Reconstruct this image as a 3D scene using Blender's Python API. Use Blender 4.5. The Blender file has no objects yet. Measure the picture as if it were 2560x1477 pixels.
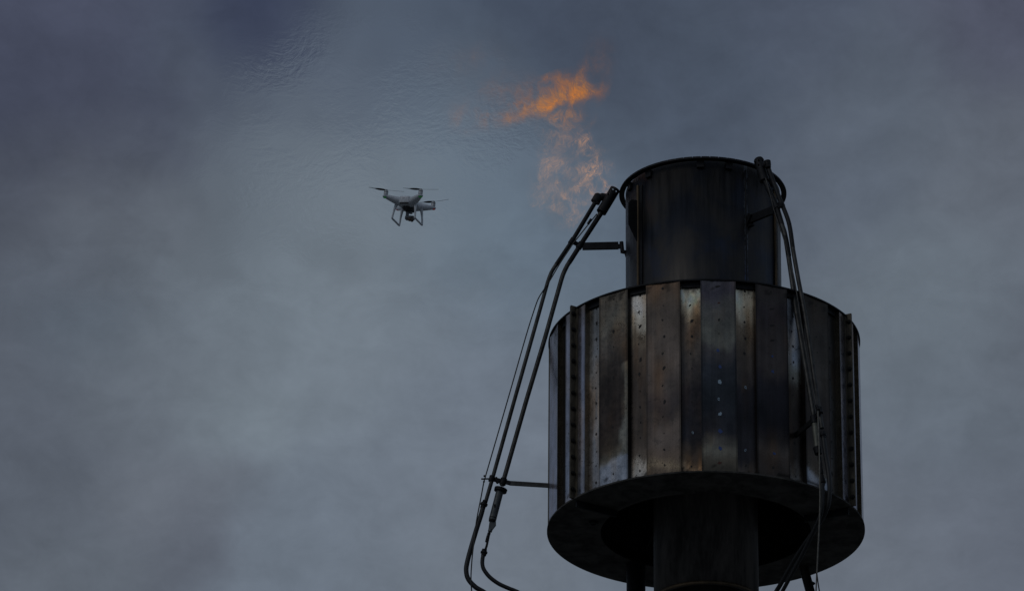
import bpy, bmesh, math, random
from mathutils import Vector, Matrix, Euler, noise as mnoise

random.seed(7)
S = bpy.context.scene
COL = S.collection
R_ = math.radians

# ------------------------------------------------------------------ camera
CAM = Vector((0.0, -33.3306, 1.6))
YAW, PITCH, ROLL, FPX = -0.0439, 0.4299, 0.0093, 12000.0
FW = Vector((math.sin(YAW) * math.cos(PITCH), math.cos(YAW) * math.cos(PITCH), math.sin(PITCH)))
_r = Vector((math.cos(YAW), -math.sin(YAW), 0)); _u = _r.cross(FW)
RT = (math.cos(ROLL) * _r + math.sin(ROLL) * _u).normalized()
UP = (-math.sin(ROLL) * _r + math.cos(ROLL) * _u).normalized()
cd = bpy.data.cameras.new('camera'); cam = bpy.data.objects.new('camera', cd); COL.objects.link(cam)
cd.sensor_width = 36.0; cd.lens = FPX / 2560 * 36.0; cd.clip_start = 0.1; cd.clip_end = 20000
M = Matrix((RT, UP, -FW)).transposed().to_4x4(); M.translation = CAM
cam.matrix_world = M
S.camera = cam

# ------------------------------------------------------------------ exposure
S.view_settings.view_transform = 'Standard'
S.view_settings.look = 'None'
S.view_settings.gamma = 1.0
S.view_settings.use_curve_mapping = False
EXPO = -2.0
S.view_settings.exposure = EXPO
S.render.engine = 'CYCLES'
S.cycles.max_bounces = 8
S.cycles.transparent_max_bounces = 16
S.cycles.volume_max_steps = 1024

# ------------------------------------------------------------------ small helpers for nodes
def s2l(c):
    return tuple(((x / 255.0) / 12.92 if x <= 10 else ((x / 255.0 + 0.055) / 1.055) ** 2.4) for x in c)

class NT:
    def __init__(self, tree):
        self.t = tree; tree.nodes.clear()
    def n(self, typ, **kw):
        nd = self.t.nodes.new(typ)
        for k, v in kw.items():
            if k.startswith('i_'):
                key = k[2:]
                nd.inputs[int(key) if key.isdigit() else key].default_value = v
            else:
                setattr(nd, k, v)
        return nd
    def l(self, a, b):
        self.t.links.new(a, b)
    def _in(self, nd, i, v):
        if v is None: return
        if hasattr(v, 'links'): self.l(v, nd.inputs[i])
        else: nd.inputs[i].default_value = v
    def math(self, op, a, b=None, c=None, clamp=False):
        nd = self.t.nodes.new('ShaderNodeMath'); nd.operation = op; nd.use_clamp = clamp
        for i, v in enumerate((a, b, c)): self._in(nd, i, v)
        return nd.outputs[0]
    def vmath(self, op, a, b=None, scale=None):
        nd = self.t.nodes.new('ShaderNodeVectorMath'); nd.operation = op
        self._in(nd, 0, a); self._in(nd, 1, b)
        if scale is not None: self._in(nd, 3, scale)
        return nd.outputs['Value'] if op in ('DOT_PRODUCT', 'DISTANCE', 'LENGTH') else nd.outputs[0]
    def mix(self, f, a, b, mode='MIX'):
        nd = self.t.nodes.new('ShaderNodeMix'); nd.data_type = 'RGBA'; nd.blend_type = mode
        self._in(nd, 0, f); self._in(nd, 6, a); self._in(nd, 7, b)
        return nd.outputs[2]
    def noise(self, vec, scale, detail=4, rough=.5, dist=0.0, col=False):
        nd = self.t.nodes.new('ShaderNodeTexNoise')
        self._in(nd, 'Vector', vec)
        nd.inputs['Scale'].default_value = scale; nd.inputs['Detail'].default_value = detail
        nd.inputs['Roughness'].default_value = rough; nd.inputs['Distortion'].default_value = dist
        return nd.outputs['Color'] if col else nd.outputs['Fac']
    def ramp(self, f, lo, hi, a=0.0, b=1.0):
        nd = self.t.nodes.new('ShaderNodeMapRange'); nd.interpolation_type = 'SMOOTHSTEP'
        self._in(nd, 0, f)
        for i, v in zip((1, 2, 3, 4), (lo, hi, a, b)): nd.inputs[i].default_value = v
        return nd.outputs[0]

def c4(c): return (c[0], c[1], c[2], 1.0)

# ------------------------------------------------------------------ sky: a veil of cloud over a physical sky
SUN_AZ, SUN_EL = R_(222), R_(38)          # compass style: 0 = +Y, clockwise; behind the camera on its left
SUN_DIR = Vector((math.sin(SUN_AZ) * math.cos(SUN_EL), math.cos(SUN_AZ) * math.cos(SUN_EL), math.sin(SUN_EL)))
W = bpy.data.worlds.new('World'); S.world = W; W.use_nodes = True
w = NT(W.node_tree)
tc = w.n('ShaderNodeTexCoord'); D = tc.outputs['Generated']
SKY_STRENGTH = 0.1
sky = w.n('ShaderNodeTexSky', sky_type='NISHITA', sun_disc=False, sun_elevation=SUN_EL, sun_rotation=SUN_AZ)
# two angular coordinates on the dome (fixed compass directions), so that cloud banks can be placed
tang = w.math('DIVIDE', 1.0, w.math('MAXIMUM', w.vmath('DOT_PRODUCT', D, tuple(FW)), 0.05))
K = FPX / 2560
cx = w.math('MULTIPLY', w.math('MULTIPLY', w.vmath('DOT_PRODUCT', D, tuple(RT)), tang), K)
cy = w.math('MULTIPLY', w.math('MULTIPLY', w.vmath('DOT_PRODUCT', D, tuple(UP)), tang), K)
cxy = w.n('ShaderNodeCombineXYZ'); w.l(cx, cxy.inputs[0]); w.l(cy, cxy.inputs[1])
P0 = cxy.outputs[0]
def warp(P, scale, amt, detail=3):
    nz = w.noise(P, scale, detail, .55, 0.0, col=True)
    return w.vmath('ADD', P, w.vmath('SCALE', w.vmath('SUBTRACT', nz, (.5, .5, .5)), None, amt))
Dn = w.vmath('SCALE', D, None, K)
nz1 = w.noise(Dn, 5.0, 3, .55, 0, col=True)
P1 = w.vmath('ADD', P0, w.vmath('SCALE', w.vmath('SUBTRACT', nz1, (.5, .5, .5)), None, 0.12))
nz2 = w.noise(Dn, 18.0, 4, .6, 0, col=True)
P1 = w.vmath('ADD', P1, w.vmath('SCALE', w.vmath('SUBTRACT', nz2, (.5, .5, .5)), None, 0.05))
flat = w.vmath('MULTIPLY', P1, (1, 1, 0))
BANKS = [  # column, row (2560 x 1477 grid of the dome patch), spread, colour
    (0, 0, 190, (70, 75, 93)), (100, 250, 190, (61, 66, 83)), (290, 330, 170, (66, 71, 87)), (0, 480, 150, (76, 82, 94)),
    (680, 40, 110, (46, 52, 76)), (640, 130, 80, (50, 57, 80)), (470, 120, 150, (68, 76, 92)), (300, 60, 150, (72, 77, 95)),
    (820, 200, 150, (86, 96, 110)), (1000, 110, 170, (76, 87, 103)), (1280, 30, 170, (66, 76, 93)), (1180, 260, 150, (86, 98, 112)),
    (600, 430, 180, (92, 102, 113)), (420, 560, 150, (94, 102, 111)), (200, 500, 140, (88, 94, 104)), (310, 620, 120, (99, 106, 117)),
    (900, 640, 220, (109, 120, 130)), (600, 720, 200, (107, 118, 128)), (1250, 600, 200, (97, 112, 126)),
    (60, 820, 170, (86, 93, 104)), (250, 770, 120, (83, 94, 106)), (120, 1180, 180, (85, 92, 103)), (400, 950, 170, (98, 106, 116)),
    (610, 1065, 110, (112, 123, 132)), (450, 1350, 90, (87, 93, 104)), (520, 1250, 70, (93, 99, 109)), (360, 1250, 80, (100, 107, 117)), (180, 1430, 150, (96, 104, 114)), (800, 1330, 200, (102, 112, 124)),
    (1150, 1000, 230, (105, 115, 128)), (1180, 1380, 200, (104, 113, 124)), (820, 900, 200, (108, 118, 128)),
    (1500, 60, 190, (67, 76, 92)), (1750, 250, 190, (72, 82, 97)), (1480, 500, 170, (88, 101, 116)), (2050, 430, 170, (88, 97, 110)),
    (2200, 230, 170, (84, 93, 105)), (2050, 40, 170, (72, 80, 96)), (2500, 60, 170, (76, 80, 96)), (2480, 420, 170, (92, 99, 110)),
    (2300, 750, 200, (97, 107, 117)), (2380, 1060, 190, (93, 102, 113)), (2450, 1380, 190, (93, 100, 112)), (2200, 1420, 170, (100, 108, 119)), (2560, 850, 120, (90, 97, 108)),
]
MEAN = s2l((90, 100, 113))
acc = None; wsum = None
for (bx, by, sp, c) in BANKS:
    p = ((bx - 1280) / 2560, (738.5 - by) / 2560, 0)
    d = w.vmath('DISTANCE', flat, p)
    e = w.math('EXPONENT', w.math('MULTIPLY', w.math('MULTIPLY', d, d), -1.0 / (2 * (sp * .82 / 2560) ** 2)))
    col = w.vmath('SCALE', s2l(c), None, e)
    acc = col if acc is None else w.vmath('ADD', acc, col)
    wsum = e if wsum is None else w.math('ADD', wsum, e)
acc = w.vmath('ADD', acc, tuple(x * .02 for x in MEAN)); wsum = w.math('ADD', wsum, .02)
cl = w.vmath('SCALE', acc, None, w.math('DIVIDE', 1.0, wsum))
fb = w.noise(Dn, 3.2, 6, .58, .3)
fb2 = w.noise(w.vmath('MULTIPLY', Dn, (1, 1, 1.7)), 14.0, 5, .6, .4)
mod = w.math('ADD', w.math('MULTIPLY', w.math('SUBTRACT', fb, .5), .45), w.math('MULTIPLY', w.math('SUBTRACT', fb2, .5), .42))
fb3 = w.noise(Dn, 46.0, 4, .62, .5)
mod = w.math('ADD', mod, w.math('MULTIPLY', w.math('SUBTRACT', fb3, .5), .15))
cl = w.vmath('SCALE', cl, None, w.math('ADD', 1.0, mod))
cl = w.vmath('SCALE', w.vmath('MULTIPLY', cl, (1.06, 1.05, 1.05)), None, (2 ** -EXPO) / SKY_STRENGTH)
fin = w.mix(0.985, sky.outputs[0], cl)
bg = w.n('ShaderNodeBackground'); bg.inputs['Strength'].default_value = SKY_STRENGTH
w.l(fin, bg.inputs['Color'])
out = w.n('ShaderNodeOutputWorld'); w.l(bg.outputs[0], out.inputs['Surface'])

sd = bpy.data.lights.new('sun', 'SUN'); sd.energy = 0.9; sd.angle = R_(22); sd.color = (1.0, .98, .95)
so = bpy.data.objects.new('sun', sd); COL.objects.link(so)
so.rotation_euler = (-SUN_DIR).to_track_quat('-Z', 'Y').to_euler(); so.location = (-20, -30, 40)

# ------------------------------------------------------------------ picture ray -> real point on a vertical plane
def ray(px, py):
    return (FW + RT * ((px - 1280) / FPX) + UP * ((738.5 - py) / FPX)).normalized()
def on_plane(px, py, n, p0=Vector((0, 0, 0))):
    d = ray(px, py); n = Vector(n)
    return CAM + d * ((Vector(p0) - CAM).dot(n) / d.dot(n))
def at(px, py, Y): return on_plane(px, py, (0, 1, 0), (0, Y, 0))
def radial(az):                      # point maker on the vertical plane through the stack axis at an azimuth
    a = R_(az); n = Vector((math.cos(a), math.sin(a), 0))
    return lambda px, py, off=0.0: on_plane(px, py, n, n * off)
def pol(az, rad, z):
    a = R_(az); return Vector((rad * math.sin(a), -rad * math.cos(a), z))

# ------------------------------------------------------------------ object helpers
def tag(o, label=None, cat=None, group=None, kind=None):
    if label: o['label'] = label
    if cat: o['category'] = cat
    if group: o['group'] = group
    if kind: o['kind'] = kind
    return o
def empty(name, loc=(0, 0, 0)):
    o = bpy.data.objects.new(name, None); o.location = loc; COL.objects.link(o); return o

class MB:
    def __init__(self): self.v = []; self.f = []; self.sm = []
    def add(self, vs, fs, smooth=True):
        b = len(self.v); self.v += [Vector(x) for x in vs]
        for f in fs: self.f.append([b + i for i in f]); self.sm.append(smooth)
    def box(self, c, x, y, z):       # centre and three half-axis vectors
        c, x, y, z = map(Vector, (c, x, y, z))
        vs = [c + sx * x + sy * y + sz * z for sz in (-1, 1) for sy in (-1, 1) for sx in (-1, 1)]
        self.add(vs, [(0, 2, 3, 1), (4, 5, 7, 6), (0, 1, 5, 4), (2, 6, 7, 3), (0, 4, 6, 2), (1, 3, 7, 5)], False)
    def bar(self, p0, p1, w, h, up=(0, 0, 1)):
        p0, p1 = Vector(p0), Vector(p1); d = (p1 - p0); L = d.length / 2; d.normalize()
        s = d.cross(Vector(up)).normalized(); u = s.cross(d)
        self.box((p0 + p1) / 2, d * L, s * w / 2, u * h / 2)
    def tube(self, pts, r, n=12, caps=True, smooth_path=0):
        pts = [Vector(p) for p in pts]
        if smooth_path: pts = catmull(pts, smooth_path)
        rs = r if isinstance(r, (list, tuple)) else [r] * len(pts)
        rings = []; ref = None
        for i, p in enumerate(pts):
            t = (pts[min(i + 1, len(pts) - 1)] - pts[max(i - 1, 0)]).normalized()
            if ref is None:
                ref = t.orthogonal().normalized()
            ref = (ref - t * ref.dot(t)).normalized(); b = t.cross(ref)
            rings.append([p + (ref * math.cos(2 * math.pi * k / n) + b * math.sin(2 * math.pi * k / n)) * rs[i] for k in range(n)])
        vs = [q for rg in rings for q in rg]
        fs = [(i * n + k, i * n + (k + 1) % n, (i + 1) * n + (k + 1) % n, (i + 1) * n + k) for i in range(len(pts) - 1) for k in range(n)]
        self.add(vs, fs)
        if caps:
            self.add(rings[0], [tuple(reversed(range(n)))], False); self.add(rings[-1], [tuple(range(n))], False)
    def lathe(self, prof, n=96, o=(0, 0, 0), smooth=True, close=False):
        o = Vector(o); m = len(prof); vs = []
        for k in range(n):
            a = 2 * math.pi * k / n
            for (r, z) in prof: vs.append(o + Vector((r * math.sin(a), -r * math.cos(a), z)))
        seg = m if close else m - 1
        fs = [(k * m + i, ((k + 1) % n) * m + i, ((k + 1) % n) * m + (i + 1) % m, k * m + (i + 1) % m) for k in range(n) for i in range(seg)]
        self.add(vs, fs, smooth)
    def prism(self, poly, thick):    # planar polygon of 3-D points, thickened along its normal
        poly = [Vector(p) for p in poly]; n = (poly[1] - poly[0]).cross(poly[2] - poly[0]).normalized() * thick / 2
        k = len(poly); vs = [p + n for p in poly] + [p - n for p in poly]
        fs = [tuple(range(k)), tuple(reversed(range(k, 2 * k)))] + [(i, k + i, k + (i + 1) % k, (i + 1) % k) for i in range(k)]
        self.add(vs, fs, False)
    def ball(self, c, r, n=16, m=10):
        c = Vector(c); rx, ry, rz = r if isinstance(r, (tuple, list)) else (r, r, r); vs = []; fs = []
        for j in range(m + 1):
            t = math.pi * j / m
            for k in range(n):
                a = 2 * math.pi * k / n
                vs.append(c + Vector((rx * math.sin(t) * math.cos(a), ry * math.sin(t) * math.sin(a), rz * math.cos(t))))
        fs = [(j * n + k, (j + 1) * n + k, (j + 1) * n + (k + 1) % n, j * n + (k + 1) % n) for j in range(m) for k in range(n)]
        self.add(vs, fs)
    def mesh(self, name, mat):
        me = bpy.data.meshes.new(name); me.from_pydata(self.v, [], self.f)
        me.polygons.foreach_set('use_smooth', self.sm)
        if mat: me.materials.append(mat)
        me.validate(); me.update(); return me
    def build(self, name, mat, parent=None, weld=False):
        me = self.mesh(name, mat)
        if weld:
            bm = bmesh.new(); bm.from_mesh(me); bmesh.ops.remove_doubles(bm, verts=bm.verts, dist=1e-5)
            bmesh.ops.recalc_face_normals(bm, faces=bm.faces); bm.to_mesh(me); bm.free()
        o = bpy.data.objects.new(name, me); COL.objects.link(o)
        if parent: attach(o, parent)
        return o
def attach(o, parent):
    o.parent = parent
    p = parent; m = Matrix()
    chain = []
    while p: chain.append(p); p = p.parent
    for q in reversed(chain): m = m @ q.matrix_parent_inverse @ q.matrix_basis
    o.matrix_parent_inverse = m.inverted()
def catmull(p, k):
    out = []
    for i in range(len(p) - 1):
        a, b, c, d = p[max(i - 1, 0)], p[i], p[i + 1], p[min(i + 2, len(p) - 1)]
        for j in range(k):
            t = j / k
            out.append(.5 * ((2 * b) + (c - a) * t + (2 * a - 5 * b + 4 * c - d) * t * t + (3 * b - a - 3 * c + d) * t ** 3))
    out.append(p[-1]); return out
def soft(o, w_=.004, seg=2):
    m = o.modifiers.new('bevel', 'BEVEL'); m.width = w_; m.segments = seg; m.limit_method = 'ANGLE'; m.angle_limit = R_(40); return o

# ------------------------------------------------------------------ materials
def metal(name, base, rough=.5, metallic=.8, var=.5, scale=6.0, stretch=(1, 1, 1), tint=None, bump=.0, spec=.5):
    m = bpy.data.materials.new(name); m.use_nodes = True; t = NT(m.node_tree)
    co = t.n('ShaderNodeTexCoord').outputs['Object']; cs = t.vmath('MULTIPLY', co, stretch)
    n1 = t.noise(cs, scale, 6, .6, .3); n2 = t.noise(cs, scale * 7, 4, .6)
    f = t.math('ADD', t.math('MULTIPLY', n1, .7), t.math('MULTIPLY', n2, .3))
    dark = c4(tuple(x * (1 - var) for x in base)); lite = c4(tuple(x * (1 + var) for x in (tint or base)))
    col = t.mix(t.ramp(f, .3, .7), dark, lite)
    b = t.n('ShaderNodeBsdfPrincipled'); t.l(col, b.inputs['Base Color'])
    b.inputs['Metallic'].default_value = metallic; b.inputs['Specular IOR Level'].default_value = spec
    t.l(t.ramp(n2, .3, .7, rough * .85, min(1, rough * 1.2)), b.inputs['Roughness'])
    if bump:
        bp = t.n('ShaderNodeBump'); bp.inputs['Strength'].default_value = bump; bp.inputs['Distance'].default_value = .004
        t.l(f, bp.inputs['Height']); t.l(bp.outputs[0], b.inputs['Normal'])
    o = t.n('ShaderNodeOutputMaterial'); t.l(b.outputs[0], o.inputs[0]); return m

def panel_material(name='heat_tinted_sheet', r0=.26, r1=.46):
    m = bpy.data.materials.new(name); m.use_nodes = True; t = NT(m.node_tree)
    co = t.n('ShaderNodeTexCoord').outputs['Object']
    at_ = t.n('ShaderNodeAttribute', attribute_name='tint'); base = at_.outputs['Color']; zinc = at_.outputs['Alpha']
    # rust specks where the zinc is still there
    sp = t.noise(co, 210.0, 2, .6); pa = t.noise(co, 9.0, 4, .6)
    half = t.math('MULTIPLY', t.math('MULTIPLY', zinc, t.math('SUBTRACT', 1.0, zinc)), .40)
    thr = t.math('SUBTRACT', t.math('ADD', .645, t.math('MULTIPLY', t.math('SUBTRACT', .55, pa), .55)), half)
    spk = t.math('MULTIPLY', t.ramp(t.math('SUBTRACT', sp, thr), -.03, .03), zinc)
    big = t.noise(co, 60.0, 2, .5)
    spk2 = t.math('MULTIPLY', t.ramp(big, .665, .71), zinc)
    spk = t.math('MINIMUM', t.math('ADD', spk, spk2), 1.0)
    st = t.noise(t.vmath('MULTIPLY', co, (60, 60, 1.2)), 1.0, 4, .6)
    gr = t.noise(co, 160.0, 3, .65)
    mo_ = t.noise(co, 22.0, 5, .65)
    k = t.math('ADD', t.math('MULTIPLY', t.math('SUBTRACT', st, .5), .65), t.math('MULTIPLY', t.math('SUBTRACT', gr, .5), .9))
    k = t.math('ADD', k, t.math('MULTIPLY', t.math('SUBTRACT', mo_, .5), .9))
    col = t.vmath('SCALE', base, None, t.math('ADD', 1.0, k))
    col = t.mix(t.math('MULTIPLY', spk, .85), col, (.035, .027, .02, 1))
    b = t.n('ShaderNodeBsdfPrincipled'); t.l(col, b.inputs['Base Color'])
    b.inputs['Metallic'].default_value = .82
    t.l(t.math('ADD', t.ramp(mo_, .3, .7, r0, r1), t.math('MULTIPLY', spk, .3)), b.inputs['Roughness'])
    bp = t.n('ShaderNodeBump'); bp.inputs['Strength'].default_value = .25; bp.inputs['Distance'].default_value = .02
    wv = t.noise(t.vmath('MULTIPLY', co, (2.2, 2.2, 2.6)), 1.0, 2, .5)
    t.l(wv, bp.inputs['Height']); t.l(bp.outputs[0], b.inputs['Normal'])
    o = t.n('ShaderNodeOutputMaterial'); t.l(b.outputs[0], o.inputs[0]); return m

def barrel_material():
    m = bpy.data.materials.new('sooty_barrel_steel'); m.use_nodes = True; t = NT(m.node_tree)
    co = t.n('ShaderNodeTexCoord').outputs['Object']
    st = t.noise(t.vmath('MULTIPLY', co, (26, 26, 1.5)), 1.0, 5, .65)
    pt = t.noise(t.vmath('MULTIPLY', co, (3, 3, 2.2)), 1.0, 4, .6, .5)
    hu = t.noise(t.vmath('MULTIPLY', co, (4, 4, 2.6)), 1.3, 3, .5)
    col = t.mix(t.ramp(pt, .35, .66), (.020, .024, .034, 1), (.047, .043, .040, 1))
    col = t.mix(t.ramp(hu, .55, .72, 0, .6), col, (.026, .036, .062, 1))
    col = t.vmath('SCALE', col, None, t.ramp(st, .25, .75, .74, 1.28))
    # scale and scratches near the foot
    sc = t.noise(t.vmath('MULTIPLY', co, (3.0, 3.0, 150)), 1.0, 3, .7)
    sx = t.n('ShaderNodeSeparateXYZ'); t.l(co, sx.inputs[0])
    foot = t.ramp(sx.outputs[2], 16.50, 16.85, 1, 0)
    msk = t.math('MULTIPLY', t.ramp(sc, .60, .70), foot)
    col = t.mix(t.math('MULTIPLY', msk, .5), col, (.11, .11, .10, 1))
    # bluish burn beside the long seam
    an = t.math('ARCTAN2', sx.outputs[0], t.math('MULTIPLY', sx.outputs[1], -1.0))
    dist = t.math('ABSOLUTE', t.math('SUBTRACT', an, R_(33.2)))
    rag = t.noise(t.vmath('MULTIPLY', co, (30, 30, 22)), 1.0, 4, .7)
    wid = t.math('MULTIPLY', t.math('SUBTRACT', rag, .30), .11)
    seam = t.math('MULTIPLY', t.ramp(t.math('SUBTRACT', wid, dist), -.006, .012), t.ramp(dist, .0, .012, .3, 1))
    blue = t.ramp(sx.outputs[2], 16.6, 17.15)
    col = t.mix(t.math('MULTIPLY', seam, .75), col, t.mix(blue, (.045, .075, .19, 1), (.15, .165, .19, 1)))
    b = t.n('ShaderNodeBsdfPrincipled'); t.l(col, b.inputs['Base Color'])
    b.inputs['Metallic'].default_value = .75
    t.l(t.ramp(st, .3, .7, .42, .6), b.inputs['Roughness'])
    bp = t.n('ShaderNodeBump'); bp.inputs['Strength'].default_value = .25; bp.inputs['Distance'].default_value = .006
    t.l(pt, bp.inputs['Height']); t.l(bp.outputs[0], b.inputs['Normal'])
    o = t.n('ShaderNodeOutputMaterial'); t.l(b.outputs[0], o.inputs[0]); return m

def plain(name, base, rough=.5, metallic=0.0, emit=None, estr=0.0):
    m = bpy.data.materials.new(name); m.use_nodes = True; t = NT(m.node_tree)
    co = t.n('ShaderNodeTexCoord').outputs['Object']; n1 = t.noise(co, 40.0, 4, .6)
    col = t.mix(t.ramp(n1, .3, .7), c4(tuple(x * .86 for x in base)), c4(tuple(min(1, x * 1.1) for x in base)))
    b = t.n('ShaderNodeBsdfPrincipled'); t.l(col, b.inputs['Base Color'])
    b.inputs['Roughness'].default_value = rough; b.inputs['Metallic'].default_value = metallic
    if emit:
        b.inputs['Emission Color'].default_value = c4(emit); b.inputs['Emission Strength'].default_value = estr
    o = t.n('ShaderNodeOutputMaterial'); t.l(b.outputs[0], o.inputs[0]); return m

M_PANEL = panel_material()
M_PANEL_CLEAN = panel_material('clean_galvanised_sheet', .13, .24)
M_BARREL = barrel_material()
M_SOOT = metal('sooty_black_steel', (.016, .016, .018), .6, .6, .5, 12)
M_PLATE = metal('weathered_plate', (.046, .047, .046), .85, .15, .95, 8, tint=(.062, .057, .051))
M_STEM = metal('stained_stem_steel', (.062, .070, .075), .5, .6, .8, 3.0, (2.2, 2.2, .5), tint=(.078, .070, .064))
M_PIPE_HOT = metal('blackened_pipe', (.018, .018, .019), .55, .6, .4, 14)
M_PIPE = metal('grey_brown_pipe', (.062, .061, .058), .5, .7, .45, 16)
M_RUST = metal('rusty_flange', (.10, .085, .062), .6, .5, .55, 30, (1, 1, .4))
M_BOLT = metal('dark_bolt', (.014, .013, .012), .6, .5, .3, 30)
M_BRONZE = metal('bronzed_bar', (.085, .06, .035), .5, .7, .5, 8, (1, 1, .4))
M_RUBBER = metal('black_hose_rubber', (.010, .010, .011), .5, 0, .3, 30)
M_MIXER = metal('grey_painted_mixer', (.085, .10, .11), .5, .4, .35, 16, tint=(.09, .095, .095))
M_MIXER2 = metal('pale_olive_mixer', (.16, .16, .13), .5, .4, .35, 16)
M_WIRE = metal('steel_cable', (.16, .15, .13), .5, .6, .4, 40)
M_MARK = plain('scorch_mark', (.018, .015, .014), .7)
M_MARK_B = plain('blue_mark', (.05, .09, .26), .7)
M_MARK_W = plain('pale_blue_mark', (.36, .48, .58), .7)
M_MARK_R = plain('rust_red_mark', (.10, .035, .025), .8)
M_WHITE = plain('white_shell_plastic', (.68, .715, .76), .38)
M_GREYP = plain('grey_motor_metal', (.45, .47, .49), .4, .3)
M_DARKP = plain('dark_grey_plastic', (.045, .047, .052), .5)
M_GIMB = plain('gimbal_grey_metal', (.24, .25, .27), .4, .3)
M_CAMB = plain('camera_grey', (.16, .145, .14), .45)
M_BLADE = plain('propeller_plastic', (.03, .03, .033), .45)
M_GREEN = plain('green_status_light', (.03, .16, .05), .4, 0, (.08, .8, .2), .16)
M_RED = plain('red_status_light', (.22, .03, .035), .4, 0, (.9, .08, .08), .16)
M_LENS = plain('brown_camera_pod', (.12, .085, .065), .35, .2)
M_LED = plain('white_indicator', (.6, .65, .68), .4)

# ------------------------------------------------------------------ ground
def ground():
    m = bpy.data.materials.new('dry_ground'); m.use_nodes = True; t = NT(m.node_tree)
    co = t.n('ShaderNodeTexCoord').outputs['Object']
    n1 = t.noise(co, .06, 6, .6); n2 = t.noise(co, 2.5, 5, .65)
    col = t.mix(t.ramp(n1, .4, .6), (.12, .123, .115, 1), (.17, .168, .16, 1))
    col = t.vmath('SCALE', col, None, t.ramp(n2, .25, .75, .6, 1.3))
    b = t.n('ShaderNodeBsdfPrincipled'); t.l(col, b.inputs['Base Color']); b.inputs['Roughness'].default_value = .95
    o = t.n('ShaderNodeOutputMaterial'); t.l(b.outputs[0], o.inputs[0])
    mb = MB(); rings = [0.01, 20, 60, 200, 800, 3000, 9000]; mb.lathe([(r, 0) for r in rings], 64)
    tag(mb.build('ground', m), kind='structure')
ground()

# ------------------------------------------------------------------ flare stack
RD, DEP = 1.18, .045
RIN = RD - DEP
ZB, ZT, ZF = 14.9465, 16.465, 17.7376
RB, RFL, RS = .5945, .6448, .39
A0 = 5.2
stack = empty('flare_stack', (0, 0, 0))
tag(stack, 'dark steel flare stack with round barrel above a wide drum of upright heat-stained panels', 'flare stack')

# heat tints seen on the sheets, with recess shade painted into the darkest floors: height (1 top, 0 foot) -> (surface colour, how much zinc is left)
OUT = {
 0: [(1, (60, 56, 68), .1), (.93, (50, 46, 60), 0), (.84, (66, 63, 67), .1), (.68, (76, 72, 72), .1), (.61, (52, 48, 55), 0), (.52, (34, 37, 48), 0), (.40, (29, 33, 43), 0), (.22, (30, 31, 41), 0), (.15, (62, 55, 56), 0), (.10, (82, 73, 68), .1), (.04, (70, 58, 50), 0), (0, (58, 48, 42), 0)],
 1: [(1, (44, 38, 37), .1), (.85, (38, 35, 40), 0), (.7, (48, 42, 44), 0), (.56, (52, 45, 46), 0), (.46, (28, 28, 36), 0), (.28, (21, 22, 29), 0), (.2, (34, 31, 34), 0), (.12, (60, 52, 49), 0), (.05, (52, 43, 40), 0), (0, (46, 38, 34), 0)],
 2: [(1, (36, 32, 28), .3), (.8, (42, 38, 35), .4), (.6, (54, 50, 46), .6), (.45, (44, 38, 36), .2), (.25, (40, 34, 34), 0), (.13, (56, 50, 44), .3), (.075, (66, 62, 56), .7), (.05, (96, 108, 126), 1), (0, (90, 102, 120), 1)],
 3: [(1, (66, 64, 66), .8), (.6, (80, 84, 98), 1), (0, (84, 88, 104), 1)],
 4: [(1, (80, 80, 96), .5), (0, (82, 84, 100), .5)],
 -1: [(1, (64, 50, 40), .2), (.93, (50, 42, 37), .1), (.8, (44, 40, 39), .1), (.6, (56, 50, 49), .2), (.45, (48, 44, 46), .1), (.33, (36, 35, 40), 0), (.24, (58, 51, 50), 0), (.17, (54, 48, 48), 0), (.1, (58, 48, 42), .1), (.04, (84, 72, 52), .7), (0, (60, 50, 40), .3)],
 -2: [(1, (74, 66, 54), .8), (.85, (78, 76, 66), .9), (.72, (66, 60, 54), .6), (.62, (52, 45, 41), .3), (.5, (46, 38, 35), .1), (.3, (44, 35, 32), 0), (.2, (52, 44, 36), .2), (.14, (70, 66, 54), .9), (.10, (96, 106, 122), 1), (0, (94, 104, 120), 1)],
 -3: [(1, (66, 64, 68), .9), (.8, (80, 84, 100), 1), (0, (86, 94, 112), 1)],
 -4: [(1, (74, 76, 90), .6), (.5, (80, 83, 102), .4), (0, (82, 85, 104), .4)],
}
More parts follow.
